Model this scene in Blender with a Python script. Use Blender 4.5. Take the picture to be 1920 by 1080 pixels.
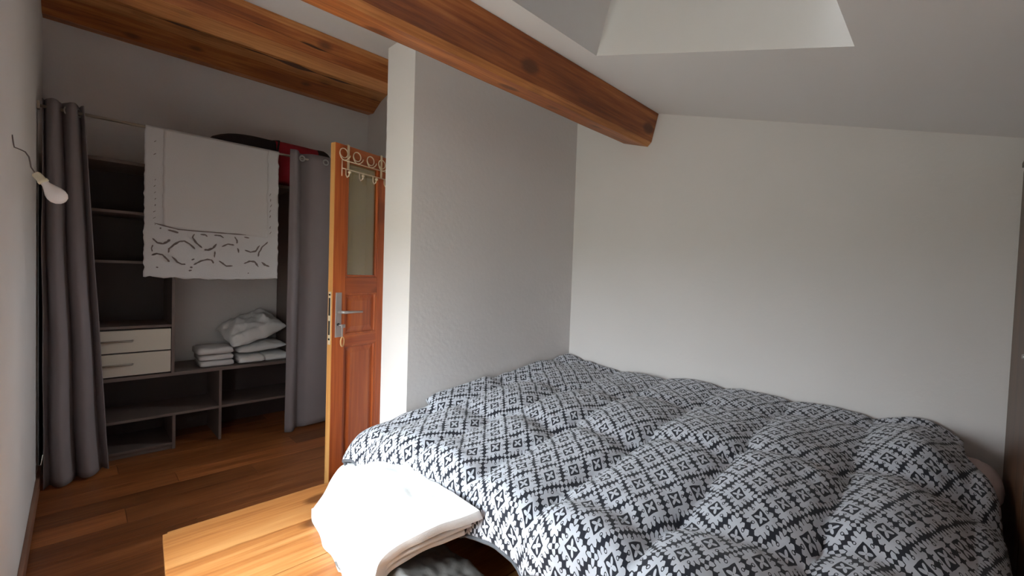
import bpy, bmesh, math, random
from mathutils import Vector, Matrix, noise

# ------------------------------------------------------------------ clear
for o in list(bpy.data.objects):
    bpy.data.objects.remove(o, do_unlink=True)
scene = bpy.context.scene
COL = scene.collection
random.seed(7)

# ------------------------------------------------------------------ camera
FPX = 817.0
cam_d = bpy.data.cameras.new('camera')
cam_d.sensor_width = 36.0
cam_d.lens = 36.0 * FPX / 1920.0
cam_d.clip_start = 0.02
cam = bpy.data.objects.new('camera', cam_d)
COL.objects.link(cam)
aA = Vector((1780 - 960, 540 - 542, FPX)).normalized()
aB = Vector((145 - 960, 540 - 488, FPX))
aB = (aB - aA * aB.dot(aA)).normalized()
aU = aA.cross(aB)
if aU.y < 0: aU = -aU
RT = Vector((aA.x, aB.x, aU.x)); UP = Vector((aA.y, aB.y, aU.y)); FW = Vector((aA.z, aB.z, aU.z))
M = Matrix((RT, UP, -FW)).transposed().to_4x4()
M.translation = Vector((0, 0, 1.35))
cam.matrix_world = M
scene.camera = cam

# ------------------------------------------------------------------ world, light, exposure
SKY = 60.0
world = bpy.data.worlds.new('overcast_sky'); scene.world = world
world.use_nodes = True
wn = world.node_tree; wn.nodes.clear()
w_out = wn.nodes.new('ShaderNodeOutputWorld'); w_bg = wn.nodes.new('ShaderNodeBackground')
w_tc = wn.nodes.new('ShaderNodeTexCoord'); w_sep = wn.nodes.new('ShaderNodeSeparateXYZ')
w_rmp = wn.nodes.new('ShaderNodeValToRGB')
w_rmp.color_ramp.elements[0].position = 0.49; w_rmp.color_ramp.elements[0].color = (.13, .13, .11, 1)
w_rmp.color_ramp.elements[1].position = 0.51; w_rmp.color_ramp.elements[1].color = (.30, .316, .333, 1)
w_e = w_rmp.color_ramp.elements.new(1.0); w_e.color = (.88, .94, 1.0, 1)     # overcast sky, three times brighter at the zenith
w_map = wn.nodes.new('ShaderNodeMath'); w_map.operation = 'MULTIPLY_ADD'
w_map.inputs[1].default_value = .5; w_map.inputs[2].default_value = .5
wn.links.new(w_tc.outputs['Generated'], w_sep.inputs[0]); wn.links.new(w_sep.outputs['Z'], w_map.inputs[0])
wn.links.new(w_map.outputs[0], w_rmp.inputs[0]); wn.links.new(w_rmp.outputs[0], w_bg.inputs['Color'])
w_bg.inputs['Strength'].default_value = SKY
wn.links.new(w_bg.outputs[0], w_out.inputs[0])

def portal(name, loc, rot, sx, sy):
    l = bpy.data.lights.new(name, 'AREA'); l.shape = 'RECTANGLE'; l.size = sx; l.size_y = sy
    l.cycles.is_portal = True
    o = bpy.data.objects.new(name, l); COL.objects.link(o)
    o.location = loc; o.rotation_euler = rot
    return o
# window in the left wall (portal only guides the sampling of the sky)
WY0, WY1, WZ0, WZ1 = 1.02, 1.88, .58, 1.62
portal('window_portal', (-.44, (WY0 + WY1) / 2, (WZ0 + WZ1) / 2), (0, -math.pi / 2, 0), WZ1 - WZ0, WY1 - WY0)

vs = scene.view_settings
vs.view_transform = 'Standard'; vs.look = 'None'; vs.gamma = 1.0; vs.exposure = 0.1
vs.use_curve_mapping = False

# ------------------------------------------------------------------ helpers
def link(o, parent=None):
    COL.objects.link(o)
    if parent is not None: o.parent = parent
    return o
def tag(o, label=None, cat=None, group=None, kind=None):
    if label: o['label'] = label
    if cat: o['category'] = cat
    if group: o['group'] = group
    if kind: o['kind'] = kind
    return o
def empty(name, loc=(0, 0, 0), rz=0):
    o = bpy.data.objects.new(name, None); COL.objects.link(o)
    o.location = loc; o.rotation_euler = (0, 0, rz); o.empty_display_size = .05
    return o
def mesh_obj(name, verts, faces, mat, parent=None, smooth=False):
    me = bpy.data.meshes.new(name); me.from_pydata([tuple(v) for v in verts], [], faces); me.update()
    if mat: me.materials.append(mat)
    if smooth:
        for p in me.polygons: p.use_smooth = True
    return link(bpy.data.objects.new(name, me), parent)
def bm_obj(name, bm, mat, parent=None, smooth=False):
    bmesh.ops.recalc_face_normals(bm, faces=bm.faces)
    me = bpy.data.meshes.new(name); bm.to_mesh(me); bm.free()
    if mat: me.materials.append(mat)
    if smooth:
        for p in me.polygons: p.use_smooth = True
    return link(bpy.data.objects.new(name, me), parent)
def add_box(bm, x0, x1, y0, y1, z0, z1, bev=0.0):
    vs_ = [bm.verts.new(p) for p in ((x0, y0, z0), (x1, y0, z0), (x1, y1, z0), (x0, y1, z0), (x0, y0, z1), (x1, y0, z1), (x1, y1, z1), (x0, y1, z1))]
    fs = [bm.faces.new([vs_[i] for i in f]) for f in ((0, 3, 2, 1), (4, 5, 6, 7), (0, 1, 5, 4), (1, 2, 6, 5), (2, 3, 7, 6), (3, 0, 4, 7))]
    if bev > 0:
        es = set(e for f in fs for e in f.edges)
        bmesh.ops.bevel(bm, geom=list(es), offset=bev, segments=2, affect='EDGES', profile=.6)
def box(name, x0, x1, y0, y1, z0, z1, mat, parent=None, bev=0.0):
    bm = bmesh.new(); add_box(bm, x0, x1, y0, y1, z0, z1, bev)
    return bm_obj(name, bm, mat, parent)
def boxes(name, lst, mat, parent=None, bev=0.0):
    bm = bmesh.new()
    for b in lst: add_box(bm, *b, bev)
    return bm_obj(name, bm, mat, parent)
def prism_x(name, poly, x0, x1, mat, parent=None, seg=1, wob=0.0, sd=0, pale_sides=()):
    """extrude a (y, z) polygon along x, slightly wavy edges like hewn timber"""
    vs_, fs = [], []
    n = len(poly)
    for i in range(seg + 1):
        x = x0 + (x1 - x0) * i / seg
        for j, (y, z) in enumerate(poly):
            w = wob if not isinstance(wob, (list, tuple)) else wob[j]
            dy = w * noise.noise((x * 2.3, j * 7.1 + sd, 0)) ; dz = w * noise.noise((x * 2.3, j * 7.1 + sd, 5.0))
            vs_.append((x, y + dy, z + dz))
    for i in range(seg):
        for j in range(n):
            a = i * n + j; b = i * n + (j + 1) % n
            fs.append((a, b, b + n, a + n))
    fs.append(tuple(range(n - 1, -1, -1))); fs.append(tuple(seg * n + j for j in range(n)))
    bm = bmesh.new(); me = bpy.data.meshes.new('tmp'); me.from_pydata(vs_, [], fs); bm.from_mesh(me); bpy.data.meshes.remove(me)
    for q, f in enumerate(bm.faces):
        if q < seg * n and (q % n) in pale_sides: f.material_index = 1
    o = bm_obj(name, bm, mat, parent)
    if pale_sides: o.data.materials.append(MT['pale_wood'])
    return o
def tube(name, pts, r, mat, parent=None, n=8, closed=False, rs=None):
    bm = bmesh.new(); add_tube(bm, pts, r, n, closed, rs)
    return bm_obj(name, bm, mat, parent, True)
def add_tube(bm, pts, r, n=8, closed=False, rs=None):
    P = [Vector(p) for p in pts]; m = len(P); rings = []
    up = None
    for i in range(m):
        if closed: t = P[(i + 1) % m] - P[i - 1]
        else: t = P[min(i + 1, m - 1)] - P[max(i - 1, 0)]
        t.normalize()
        if up is None:
            up = Vector((0, 0, 1)) if abs(t.z) < .9 else Vector((1, 0, 0))
        a = t.cross(up); a.normalize(); b = a.cross(t); b.normalize(); up = b
        rr = rs[i] if rs else r
        rings.append([bm.verts.new(P[i] + a * (rr * math.cos(2 * math.pi * k / n)) + b * (rr * math.sin(2 * math.pi * k / n))) for k in range(n)])
    for i in range(m if closed else m - 1):
        A, B = rings[i], rings[(i + 1) % m]
        for k in range(n):
            bm.faces.new((A[k], A[(k + 1) % n], B[(k + 1) % n], B[k]))
    if not closed:
        bm.faces.new(rings[0][::-1]); bm.faces.new(rings[-1])
def lathe(name, prof, mat, parent=None, n=20, mtx=None):
    """prof: (r, z) list"""
    bm = bmesh.new(); rings = []
    for r, z in prof:
        if r < 1e-5: rings.append([bm.verts.new((0, 0, z))])
        else: rings.append([bm.verts.new((r * math.cos(2 * math.pi * k / n), r * math.sin(2 * math.pi * k / n), z)) for k in range(n)])
    for A, B in zip(rings, rings[1:]):
        for k in range(n):
            a, b = A[k % len(A)], A[(k + 1) % len(A)]
            c, d = B[(k + 1) % len(B)], B[k % len(B)]
            f = []
            for v in (a, b, c, d):
                if v not in f: f.append(v)
            if len(f) > 2: bm.faces.new(f)
    if mtx is not None: bmesh.ops.transform(bm, matrix=mtx, verts=bm.verts)
    return bm_obj(name, bm, mat, parent, True)
def grid_obj(name, nu, nv, fn, mat, parent=None, uv=None, thick=0.0, offset=-1.0, smooth=True, rim=None):
    vs_ = []; uvs = []
    for i in range(nu + 1):
        for j in range(nv + 1):
            vs_.append(fn(i / nu, j / nv))
            if uv: uvs.append(uv(i / nu, j / nv))
    fs = [(i * (nv + 1) + j, (i + 1) * (nv + 1) + j, (i + 1) * (nv + 1) + j + 1, i * (nv + 1) + j + 1) for i in range(nu) for j in range(nv)]
    o = mesh_obj(name, vs_, fs, mat, parent, smooth)
    if uv:
        l = o.data.uv_layers.new(name='UVMap')
        for p in o.data.polygons:
            for li, vi in zip(p.loop_indices, p.vertices): l.data[li].uv = uvs[vi]
    if thick:
        md = o.modifiers.new('thickness', 'SOLIDIFY'); md.thickness = thick; md.offset = offset
        md.use_even_offset = False
        if rim: o.data.materials.append(rim); md.material_offset_rim = 1
    return o
def sstep(x):
    x = max(0.0, min(1.0, x)); return x * x * (3 - 2 * x)
def nz(x, y, z=0.0): return noise.noise((x, y, z))

# ------------------------------------------------------------------ materials
def new_mat(name):
    m = bpy.data.materials.new(name); m.use_nodes = True
    b = m.node_tree.nodes['Principled BSDF']
    return m, m.node_tree, b
def srgb(r, g, b):
    f = lambda c: (c / 255 / 12.92) if c / 255 <= .04045 else ((c / 255 + .055) / 1.055) ** 2.4
    return (f(r), f(g), f(b), 1)
def plain(name, col, rough=.6, metal=0.0, bump=0.0, bscale=60, var=0.0, spec=None, coat=0.0):
    m, nt, b = new_mat(name)
    b.inputs['Base Color'].default_value = col; b.inputs['Roughness'].default_value = rough; b.inputs['Metallic'].default_value = metal
    if spec is not None: b.inputs['Specular IOR Level'].default_value = spec
    if coat: b.inputs['Coat Weight'].default_value = coat
    tc = nt.nodes.new('ShaderNodeTexCoord')
    if var or bump:
        nx = nt.nodes.new('ShaderNodeTexNoise'); nx.inputs['Scale'].default_value = bscale; nx.inputs['Detail'].default_value = 4
        nt.links.new(tc.outputs['Object'], nx.inputs['Vector'])
    if var:
        n2 = nt.nodes.new('ShaderNodeTexNoise'); n2.inputs['Scale'].default_value = 2.5; n2.inputs['Detail'].default_value = 3
        nt.links.new(tc.outputs['Object'], n2.inputs['Vector'])
        mx = nt.nodes.new('ShaderNodeMixRGB'); mx.blend_type = 'MIX'
        mx.inputs[1].default_value = tuple(c * (1 - var) for c in col[:3]) + (1,); mx.inputs[2].default_value = tuple(min(1, c * (1 + var)) for c in col[:3]) + (1,)
        nt.links.new(n2.outputs['Fac'], mx.inputs[0]); nt.links.new(mx.outputs[0], b.inputs['Base Color'])
    if bump:
        bp = nt.nodes.new('ShaderNodeBump'); bp.inputs['Strength'].default_value = bump; bp.inputs['Distance'].default_value = .004
        nt.links.new(nx.outputs['Fac'], bp.inputs['Height']); nt.links.new(bp.outputs[0], b.inputs['Normal'])
    return m
def wood(name, dark, mid, light, axis='X', scale=1.0, rough=.45, knots=.5, rnd=.35, coat=0.0):
    m, nt, b = new_mat(name); N, L = nt.nodes.new, nt.links.new
    tc = N('ShaderNodeTexCoord'); oi = N('ShaderNodeObjectInfo')
    add = N('ShaderNodeVectorMath'); add.operation = 'ADD'
    mul = N('ShaderNodeVectorMath'); mul.operation = 'SCALE'; mul.inputs['Scale'].default_value = 37.0
    cmb = N('ShaderNodeCombineXYZ')
    for k in range(3): L(oi.outputs['Random'], cmb.inputs[k])
    L(cmb.outputs[0], mul.inputs[0]); L(tc.outputs['Object'], add.inputs[0]); L(mul.outputs[0], add.inputs[1])
    st = {'X': (1, 13, 13), 'Y': (13, 1, 13), 'Z': (13, 13, 1)}[axis]
    def stretched(f, d, extra=1.0):
        mp = N('ShaderNodeMapping'); mp.inputs['Scale'].default_value = tuple(c * f if c == 1 else c * f * extra for c in st)
        L(add.outputs[0], mp.inputs['Vector'])
        t = N('ShaderNodeTexNoise'); t.inputs['Scale'].default_value = 1.0; t.inputs['Detail'].default_value = d
        t.inputs['Distortion'].default_value = .6
        L(mp.outputs[0], t.inputs['Vector']); return t
    big = stretched(1.1 * scale, 3, .7); fine = stretched(3.0 * scale, 5, 2.2)
    mx = N('ShaderNodeMath'); mx.operation = 'MULTIPLY_ADD'; mx.inputs[1].default_value = .45
    L(fine.outputs['Fac'], mx.inputs[0])
    sc = N('ShaderNodeMath'); sc.operation = 'MULTIPLY'; sc.inputs[1].default_value = .62
    L(big.outputs['Fac'], sc.inputs[0]); L(sc.outputs[0], mx.inputs[2])
    rmp = N('ShaderNodeValToRGB'); cr = rmp.color_ramp
    cr.elements[0].position = .36; cr.elements[0].color = dark
    cr.elements[1].position = .70; cr.elements[1].color = light
    e = cr.elements.new(.53); e.color = mid
    L(mx.outputs[0], rmp.inputs[0])
    # knots
    mp = N('ShaderNodeMapping'); mp.inputs['Scale'].default_value = tuple(3.2 * scale if c == 1 else 6.0 * scale for c in st)
    L(add.outputs[0], mp.inputs['Vector'])
    vo = N('ShaderNodeTexVoronoi'); vo.inputs['Scale'].default_value = 1.0; L(mp.outputs[0], vo.inputs['Vector'])
    kr = N('ShaderNodeMapRange'); kr.inputs['From Min'].default_value = .14; kr.inputs['From Max'].default_value = .23
    kr.inputs['To Min'].default_value = knots; kr.inputs['To Max'].default_value = 0
    L(vo.outputs['Distance'], kr.inputs['Value'])
    km = N('ShaderNodeMixRGB'); km.inputs[2].default_value = tuple(c * .45 for c in dark[:3]) + (1,)
    L(kr.outputs[0], km.inputs[0]); L(rmp.outputs[0], km.inputs[1])
    # board to board difference
    hv = N('ShaderNodeHueSaturation')
    vr = N('ShaderNodeMapRange'); vr.inputs['To Min'].default_value = 1 - rnd; vr.inputs['To Max'].default_value = 1 + rnd
    L(oi.outputs['Random'], vr.inputs['Value']); L(vr.outputs[0], hv.inputs['Value']); L(km.outputs[0], hv.inputs['Color'])
    L(hv.outputs[0], b.inputs['Base Color'])
    b.inputs['Roughness'].default_value = rough
    if coat: b.inputs['Coat Weight'].default_value = coat; b.inputs['Coat Roughness'].default_value = .25
    bp = N('ShaderNodeBump'); bp.inputs['Strength'].default_value = .25; bp.inputs['Distance'].default_value = .003
    L(fine.outputs['Fac'], bp.inputs['Height']); L(bp.outputs[0], b.inputs['Normal'])
    return m

MT = {}
MT['wall'] = plain('white_plaster', (.78, .74, .73, 1), .85, bump=.25, bscale=45, var=.03)
MT['ceiling'] = plain('ceiling_plaster', (.78, .74, .73, 1), .88, bump=.15, bscale=30, var=.02)
MT['beam'] = wood('spruce_beam', srgb(118, 58, 22), srgb(160, 88, 38), srgb(196, 122, 62), 'X', 1.0, .5, .75, .06)
MT['pale_wood'] = wood('spruce_pale', srgb(150, 88, 42), srgb(190, 122, 66), srgb(214, 150, 92), 'X', 1.0, .55, .3, .04)  # paler spruce for the beams' bevels and some down-facing faces
MT['floor'] = wood('oak_floor', srgb(110, 60, 28), srgb(138, 79, 40), srgb(166, 102, 56), 'X', .9, .38, .15, .40)
MT['floor_base'] = plain('subfloor', srgb(70, 42, 24), .8, var=.1)
MT['pine'] = wood('pine_platform', srgb(158, 94, 46), srgb(188, 124, 68), srgb(206, 148, 90), 'X', .8, .42, .9, .05)
MT['pine_edge'] = wood('pine_edge', srgb(140, 84, 40), srgb(180, 118, 62), srgb(204, 146, 86), 'X', 1.0, .45, .3, .05)
MT['door'] = wood('door_wood', srgb(146, 66, 26), srgb(176, 86, 38), srgb(198, 106, 50), 'Z', .8, .33, .5, .08, .3)
MT['door_pale'] = wood('door_edge_wood', srgb(196, 134, 70), srgb(214, 154, 88), srgb(226, 172, 106), 'Z', .8, .4, .2, .04)
MT['rail'] = wood('door_rail_wood', srgb(146, 66, 26), srgb(176, 86, 38), srgb(198, 106, 50), 'X', .8, .33, .5, .08, .3)
MT['cupboard'] = wood('cupboard_wood', srgb(58, 34, 20), srgb(78, 48, 27), srgb(98, 62, 36), 'Z', .8, .4, .4, .1)
MT['taupe'] = plain('taupe_melamine', srgb(112, 96, 90), .5, var=.05)
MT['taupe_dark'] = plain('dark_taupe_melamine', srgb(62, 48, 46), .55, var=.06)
MT['cream'] = plain('cream_drawer_front', srgb(206, 196, 182), .4, var=.02)
MT['handle'] = plain('drawer_handle_metal', srgb(150, 138, 126), .4, .8)
MT['curtain'] = plain('grey_curtain_cloth', srgb(138, 128, 130), .9, bump=.2, bscale=300, var=.04, spec=.2)
MT['linen'] = plain('white_linen', (.82, .82, .82, 1), .9, bump=.15, bscale=220, var=.02, spec=.2)
MT['linen_warm'] = plain('off_white_linen', (.60, .56, .55, 1), .9, bump=.2, bscale=160, var=.03, spec=.2)
MT['lace'] = plain('white_tablecloth', (.60, .57, .57, 1), .9, bump=.35, bscale=120, var=.04, spec=.2)
MT['lace_dark'] = plain('openwork_shadow', srgb(112, 98, 94), .9, var=.1)
MT['grey_cloth'] = plain('grey_folded_cloth', srgb(126, 124, 122), .85, bump=.3, bscale=90, var=.08)
MT['steel'] = plain('brushed_steel', srgb(190, 186, 184), .32, .6, bump=.05, bscale=200)
MT['rod'] = plain('curtain_rod_metal', srgb(196, 184, 170), .35, .9)
MT['chrome'] = plain('cream_metal', srgb(232, 214, 184), .32, .35)
MT['dark_slot'] = plain('lock_slot', srgb(30, 20, 16), .7)
MT['key_tag'] = plain('pale_key_tag', srgb(232, 190, 130), .4)
MT['black_cloth'] = plain('black_bag_cloth', srgb(34, 26, 28), .75, bump=.3, bscale=200, var=.1)
MT['red_cloth'] = plain('red_bag_cloth', srgb(168, 26, 44), .7, bump=.3, bscale=200, var=.08)
MT['cable'] = plain('grey_cable', srgb(120, 110, 108), .6)
MT['socket'] = plain('white_lamp_socket', srgb(226, 216, 190), .45)
MT['bulb'] = plain('frosted_bulb', srgb(236, 228, 226), .35, spec=.5)
MT['baseboard'] = wood('baseboard_wood', srgb(120, 84, 66), srgb(140, 100, 80), srgb(158, 118, 96), 'Y', .8, .5, .1, .05)
MT['white_frame'] = plain('white_painted_frame', (.8, .8, .78, 1), .4)
MT['pillow_pink'] = plain('pale_pink_pillow', srgb(206, 186, 184), .9, var=.03, spec=.2)
MT['mattress'] = plain('mattress_sheet', srgb(200, 186, 182), .9, var=.03, spec=.2)
MT['frame_dark'] = plain('dark_bed_metal', srgb(60, 52, 48), .5)
MT['piping'] = plain('grey_piping', srgb(92, 94, 100), .8)
MT['bark'] = plain('bark_wane', srgb(74, 40, 18), .85, bump=.6, bscale=60, var=.25)

def glass_mat(name, tint, transp, rough):
    m = bpy.data.materials.new(name); m.use_nodes = True; nt = m.node_tree; nt.nodes.clear()
    out = nt.nodes.new('ShaderNodeOutputMaterial'); mix = nt.nodes.new('ShaderNodeMixShader')
    tr = nt.nodes.new('ShaderNodeBsdfTransparent'); tr.inputs['Color'].default_value = tint
    gl = nt.nodes.new('ShaderNodeBsdfGlossy'); gl.inputs['Roughness'].default_value = rough
    gl.inputs['Color'].default_value = (.9, .9, .9, 1)
    mix.inputs[0].default_value = transp
    nt.links.new(tr.outputs[0], mix.inputs[1]); nt.links.new(gl.outputs[0], mix.inputs[2]); nt.links.new(mix.outputs[0], out.inputs[0])
    return m
MT['pane'] = glass_mat('clear_window_glass', (.95, .97, .96, 1), .06, .02)
MT['door_glass'] = glass_mat('olive_door_glass', (.78, .70, .40, 1), .20, .12)
def translucent(name, col, fac):
    m = bpy.data.materials.new(name); m.use_nodes = True; nt = m.node_tree; nt.nodes.clear()
    out = nt.nodes.new('ShaderNodeOutputMaterial'); mix = nt.nodes.new('ShaderNodeMixShader')
    a = nt.nodes.new('ShaderNodeBsdfDiffuse'); a.inputs[0].default_value = col
    t = nt.nodes.new('ShaderNodeBsdfTranslucent'); t.inputs[0].default_value = col
    mix.inputs[0].default_value = fac
    nt.links.new(a.outputs[0], mix.inputs[1]); nt.links.new(t.outputs[0], mix.inputs[2]); nt.links.new(mix.outputs[0], out.inputs[0])
    return m
MT['blind'] = translucent('cream_roller_blind', (.35, .33, .30, 1), .02)

# duvet print: rhombic lattice of leafy medallions, dark on pale
def duvet_material():
    m, nt, b = new_mat('printed_duvet_cotton'); N, L = nt.nodes.new, nt.links.new
    class E:
        def __init__(s, sock): s.s = sock
        def _op(s, op, o=None, c=None):
            n = N('ShaderNodeMath'); n.operation = op
            for k, v in enumerate((s, o, c)):
                if v is None: continue
                if isinstance(v, E): L(v.s, n.inputs[k])
                else: n.inputs[k].default_value = v
            return E(n.outputs[0])
        def __add__(s, o): return s._op('ADD', o)
        def __sub__(s, o): return s._op('SUBTRACT', o)
        def __mul__(s, o): return s._op('MULTIPLY', o)
        def abs(s): return s._op('ABSOLUTE')
        def fract(s): return s._op('FRACT')
        def max(s, o): return s._op('MAXIMUM', o)
        def min(s, o): return s._op('MINIMUM', o)
        def gt(s, o): return s._op('GREATER_THAN', o)
        def lt(s, o): return s._op('LESS_THAN', o)
        def sin(s): return s._op('SINE')
        def inv(s): return E(s.s)._op('MULTIPLY_ADD', -1.0, 1.0)
    uvn = N('ShaderNodeUVMap'); uvn.uv_map = 'UVMap'
    # hand-printed wobble
    wob = N('ShaderNodeTexNoise'); wob.inputs['Scale'].default_value = 22; wob.inputs['Detail'].default_value = 1
    L(uvn.outputs[0], wob.inputs['Vector'])
    ws = N('ShaderNodeVectorMath'); ws.operation = 'SUBTRACT'; ws.inputs[1].default_value = (.5, .5, .5); L(wob.outputs['Color'], ws.inputs[0])
    wk = N('ShaderNodeVectorMath'); wk.operation = 'SCALE'; wk.inputs['Scale'].default_value = .012; L(ws.outputs[0], wk.inputs[0])
    wa = N('ShaderNodeVectorMath'); wa.operation = 'ADD'; L(uvn.outputs[0], wa.inputs[0]); L(wk.outputs[0], wa.inputs[1])
    sp = N('ShaderNodeSeparateXYZ'); L(wa.outputs[0], sp.inputs[0])
    X, Y = E(sp.outputs[0]), E(sp.outputs[1])
    (ax, ay), (bx, by) = V1, V2
    det = ax * by - bx * ay
    I = X * (by / det) + Y * (-bx / det); J = X * (-ay / det) + Y * (ax / det)
    a = ((I).fract() - .5).abs(); c = ((J).fract() - .5).abs()
    mx_, mn = a.max(c), a.min(c)
    # dark lens along each cell border, toothed
    lens = (mn * mn) * (-.22) + .075
    tooth = ((mn * 40.0 + 1.0).sin()) * .032
    dark = mx_.gt((lens + tooth) * -1.0 + .5)
    # thin gaps between petals
    gap = ((mn * 40.0 + 1.0).sin()).gt(.86) * mx_.gt(.33) * mn.lt(.36)
    # little rings mid-side
    dx = mx_ - .315
    d2 = dx * dx + mn * mn
    ring = d2.gt(.0011) * d2.lt(.0030)
    # central dark square with four-petal flower
    sq = mx_.lt(.205)
    pa = (a + c - .145) * 7.6; pb = (a - c) * 15.5
    petal = (pa * pa + pb * pb).lt(1.0)
    centre = sq * petal.inv()
    tot = dark.max(gap).max(ring).max(centre).min(1.0)
    nzt = N('ShaderNodeTexNoise'); nzt.inputs['Scale'].default_value = 30; L(uvn.outputs[0], nzt.inputs['Vector'])
    mixl = N('ShaderNodeMixRGB'); mixl.inputs[1].default_value = (.58, .60, .67, 1); mixl.inputs[2].default_value = (.70, .72, .80, 1)
    L(nzt.outputs['Fac'], mixl.inputs[0])
    mix = N('ShaderNodeMixRGB'); mix.inputs[2].default_value = (.020, .022, .034, 1)
    L(tot.s, mix.inputs[0]); L(mixl.outputs[0], mix.inputs[1]); L(mix.outputs[0], b.inputs['Base Color'])
    b.inputs['Roughness'].default_value = .75; b.inputs['Specular IOR Level'].default_value = .25
    b.inputs['Sheen Weight'].default_value = .15
    fb = N('ShaderNodeTexNoise'); fb.inputs['Scale'].default_value = 45; fb.inputs['Detail'].default_value = 3; L(uvn.outputs[0], fb.inputs['Vector'])
    bp = N('ShaderNodeBump'); bp.inputs['Strength'].default_value = .25; bp.inputs['Distance'].default_value = .006
    L(fb.outputs['Fac'], bp.inputs['Height']); L(bp.outputs[0], b.inputs['Normal'])
    return m
V1 = (.091, -.030); V2 = (.070, .078)
MT['duvet'] = duvet_material()

# ------------------------------------------------------------------ room shell
XL, XR, YB, YF = -.17, 2.457, 4.35, -.42        # left wall, gable, back wall, low wall
YG0, YG1, XP, XH = 1.872, 2.135, 1.155, 2.14    # partition faces, its end, hall wall
CA, CB = 1.962, .297                            # ceiling z = CA + CB*y
def cz(y): return CA + CB * y
ZT = 3.45
ST = 'structure'
tag(boxes('wall_left', [(XL - .30, XL, YF - .2, WY0, 0, ZT), (XL - .30, XL, WY1, YB + .2, 0, ZT), (XL - .30, XL, WY0, WY1, 0, WZ0), (XL - .30, XL, WY0, WY1, WZ1, ZT)], MT['wall']), 'white plastered wall with a window', None, None, ST)
tag(box('wall_right', XR, XR + .2, YF - .2, YG1 + .1, 0, ZT, MT['wall']), 'white gable wall at the head of the bed', None, None, ST)
tag(box('wall_back', XL - .3, XH + .4, YB, YB + .2, 0, ZT, MT['wall']), 'shaded wall behind the open wardrobe', None, None, ST)
tag(box('wall_front', XL - .3, XR + .2, YF - .2, YF, 0, ZT, MT['wall']), 'low wall under the roof slope', None, None, ST)
tag(box('wall_partition', XP, XR, YG0, YG1, 0, cz(YG0) - .001, MT['wall']), 'short white partition wall beside the bed', None, None, ST)
HY0, HY1, HZ0, HZ1 = 2.62, 3.02, 1.15, 1.75
tag(boxes('wall_hall', [(XH, XH + .35, YG1 + .1, HY0, 0, ZT), (XH, XH + .35, HY1, YB, 0, ZT), (XH, XH + .35, HY0, HY1, 0, HZ0), (XH, XH + .35, HY0, HY1, HZ1, ZT)], MT['wall']), 'white wall at the end of the wardrobe', None, None, ST)
# floor with boards
floor = tag(box('floor', XL, XR, YF, YB, -.05, -.0005, MT['floor_base']), 'brown wooden plank floor', None, None, ST)
pw = .178; y = YB - .002; r_ = 0
plank_me = {}
while y > 2.02:
    x = XL + .004 - [0, .74, .35, 1.0][r_ % 4]
    while x < XH:
        x1 = x + 1.35
        a, b_ = max(x, XL + .004), min(x1 - .002, XH if y > YG1 else XP)
        if b_ - a > .03:
            k = (round(b_ - a, 3))
            if k not in plank_me:
                bm = bmesh.new(); add_box(bm, 0, b_ - a, 0, pw - .0015, 0, .012, .0012); bmesh.ops.recalc_face_normals(bm, faces=bm.faces)
                me = bpy.data.meshes.new('floor_plank'); bm.to_mesh(me); bm.free(); me.materials.append(MT['floor']); plank_me[k] = me
            o = bpy.data.objects.new('floor_plank', plank_me[k]); link(o, floor); o.location = (a, y - pw, 0)
        x = x1
    y -= pw; r_ += 1
FZ = .012
# ceiling with skylight opening and shaft perpendicular to the roof
SX0, SX1, SY0, SY1 = .70, 1.556, .22, 1.10
cl = Vector((0, 1, CB)).normalized(); cn = Vector((0, -CB, 1)).normalized()
SD = .42
def cpt(x, y, d=0.0): return Vector((x, y, cz(y))) + cn * d
xa, xb, ya, yb = XL - .05, XR + .05, YF - .05, YB + .05
V = [cpt(xa, ya), cpt(xb, ya), cpt(xb, SY0), cpt(xa, SY0), cpt(SX0, SY0), cpt(SX1, SY0), cpt(xa, SY1), cpt(SX0, SY1), cpt(SX1, SY1), cpt(xb, SY1), cpt(xa, yb), cpt(xb, yb),
     cpt(SX0, SY0, SD), cpt(SX1, SY0, SD), cpt(SX0, SY1, SD), cpt(SX1, SY1, SD)]
Fc = [(0, 3, 4, 5, 2, 1), (3, 6, 7, 4), (5, 8, 9, 2), (6, 10, 11, 9, 8, 7), (4, 7, 14, 12), (7, 8, 15, 14), (8, 5, 13, 15), (5, 4, 12, 13)]
tag(mesh_obj('ceiling', V, Fc, MT['ceiling']), 'sloping white plaster ceiling with a skylight shaft', None, None, ST)
# skylight window at the top of the shaft
w2 = tag(empty('window_2', cpt((SX0 + SX1) / 2, (SY0 + SY1) / 2, SD)), 'roof window at the top of the shaft', None, None, ST)
w2.rotation_euler = (math.atan(CB), 0, 0)
hx, hy = (SX1 - SX0) / 2, (SY1 - SY0) / 2 / math.cos(math.atan(CB))
for nm, b_ in (('frame_rail', (-hx - .02, hx + .02, -hy - .02, -hy + .05, -.03, .05)), ('frame_rail', (-hx - .02, hx + .02, hy - .05, hy + .02, -.03, .05)),
               ('frame_stile', (-hx - .02, -hx + .05, -hy + .05, hy - .05, -.03, .05)), ('frame_stile', (hx - .05, hx + .02, -hy + .05, hy - .05, -.03, .05))):
    box(nm, *b_, MT['white_frame'], w2, .004)
box('pane', -hx + .05, hx - .05, -hy + .05, hy - .05, .015, .021, MT['pane'], w2)
box('blind', -hx + .052, hx - .052, -hy + .066, hy - .052, -.012, -.010, MT['blind'], w2)
p2 = portal('skylight_portal', cpt((SX0 + SX1) / 2, (SY0 + SY1) / 2, SD + .06), (math.atan(CB), 0, 0), hx * 2, hy * 2)
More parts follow.
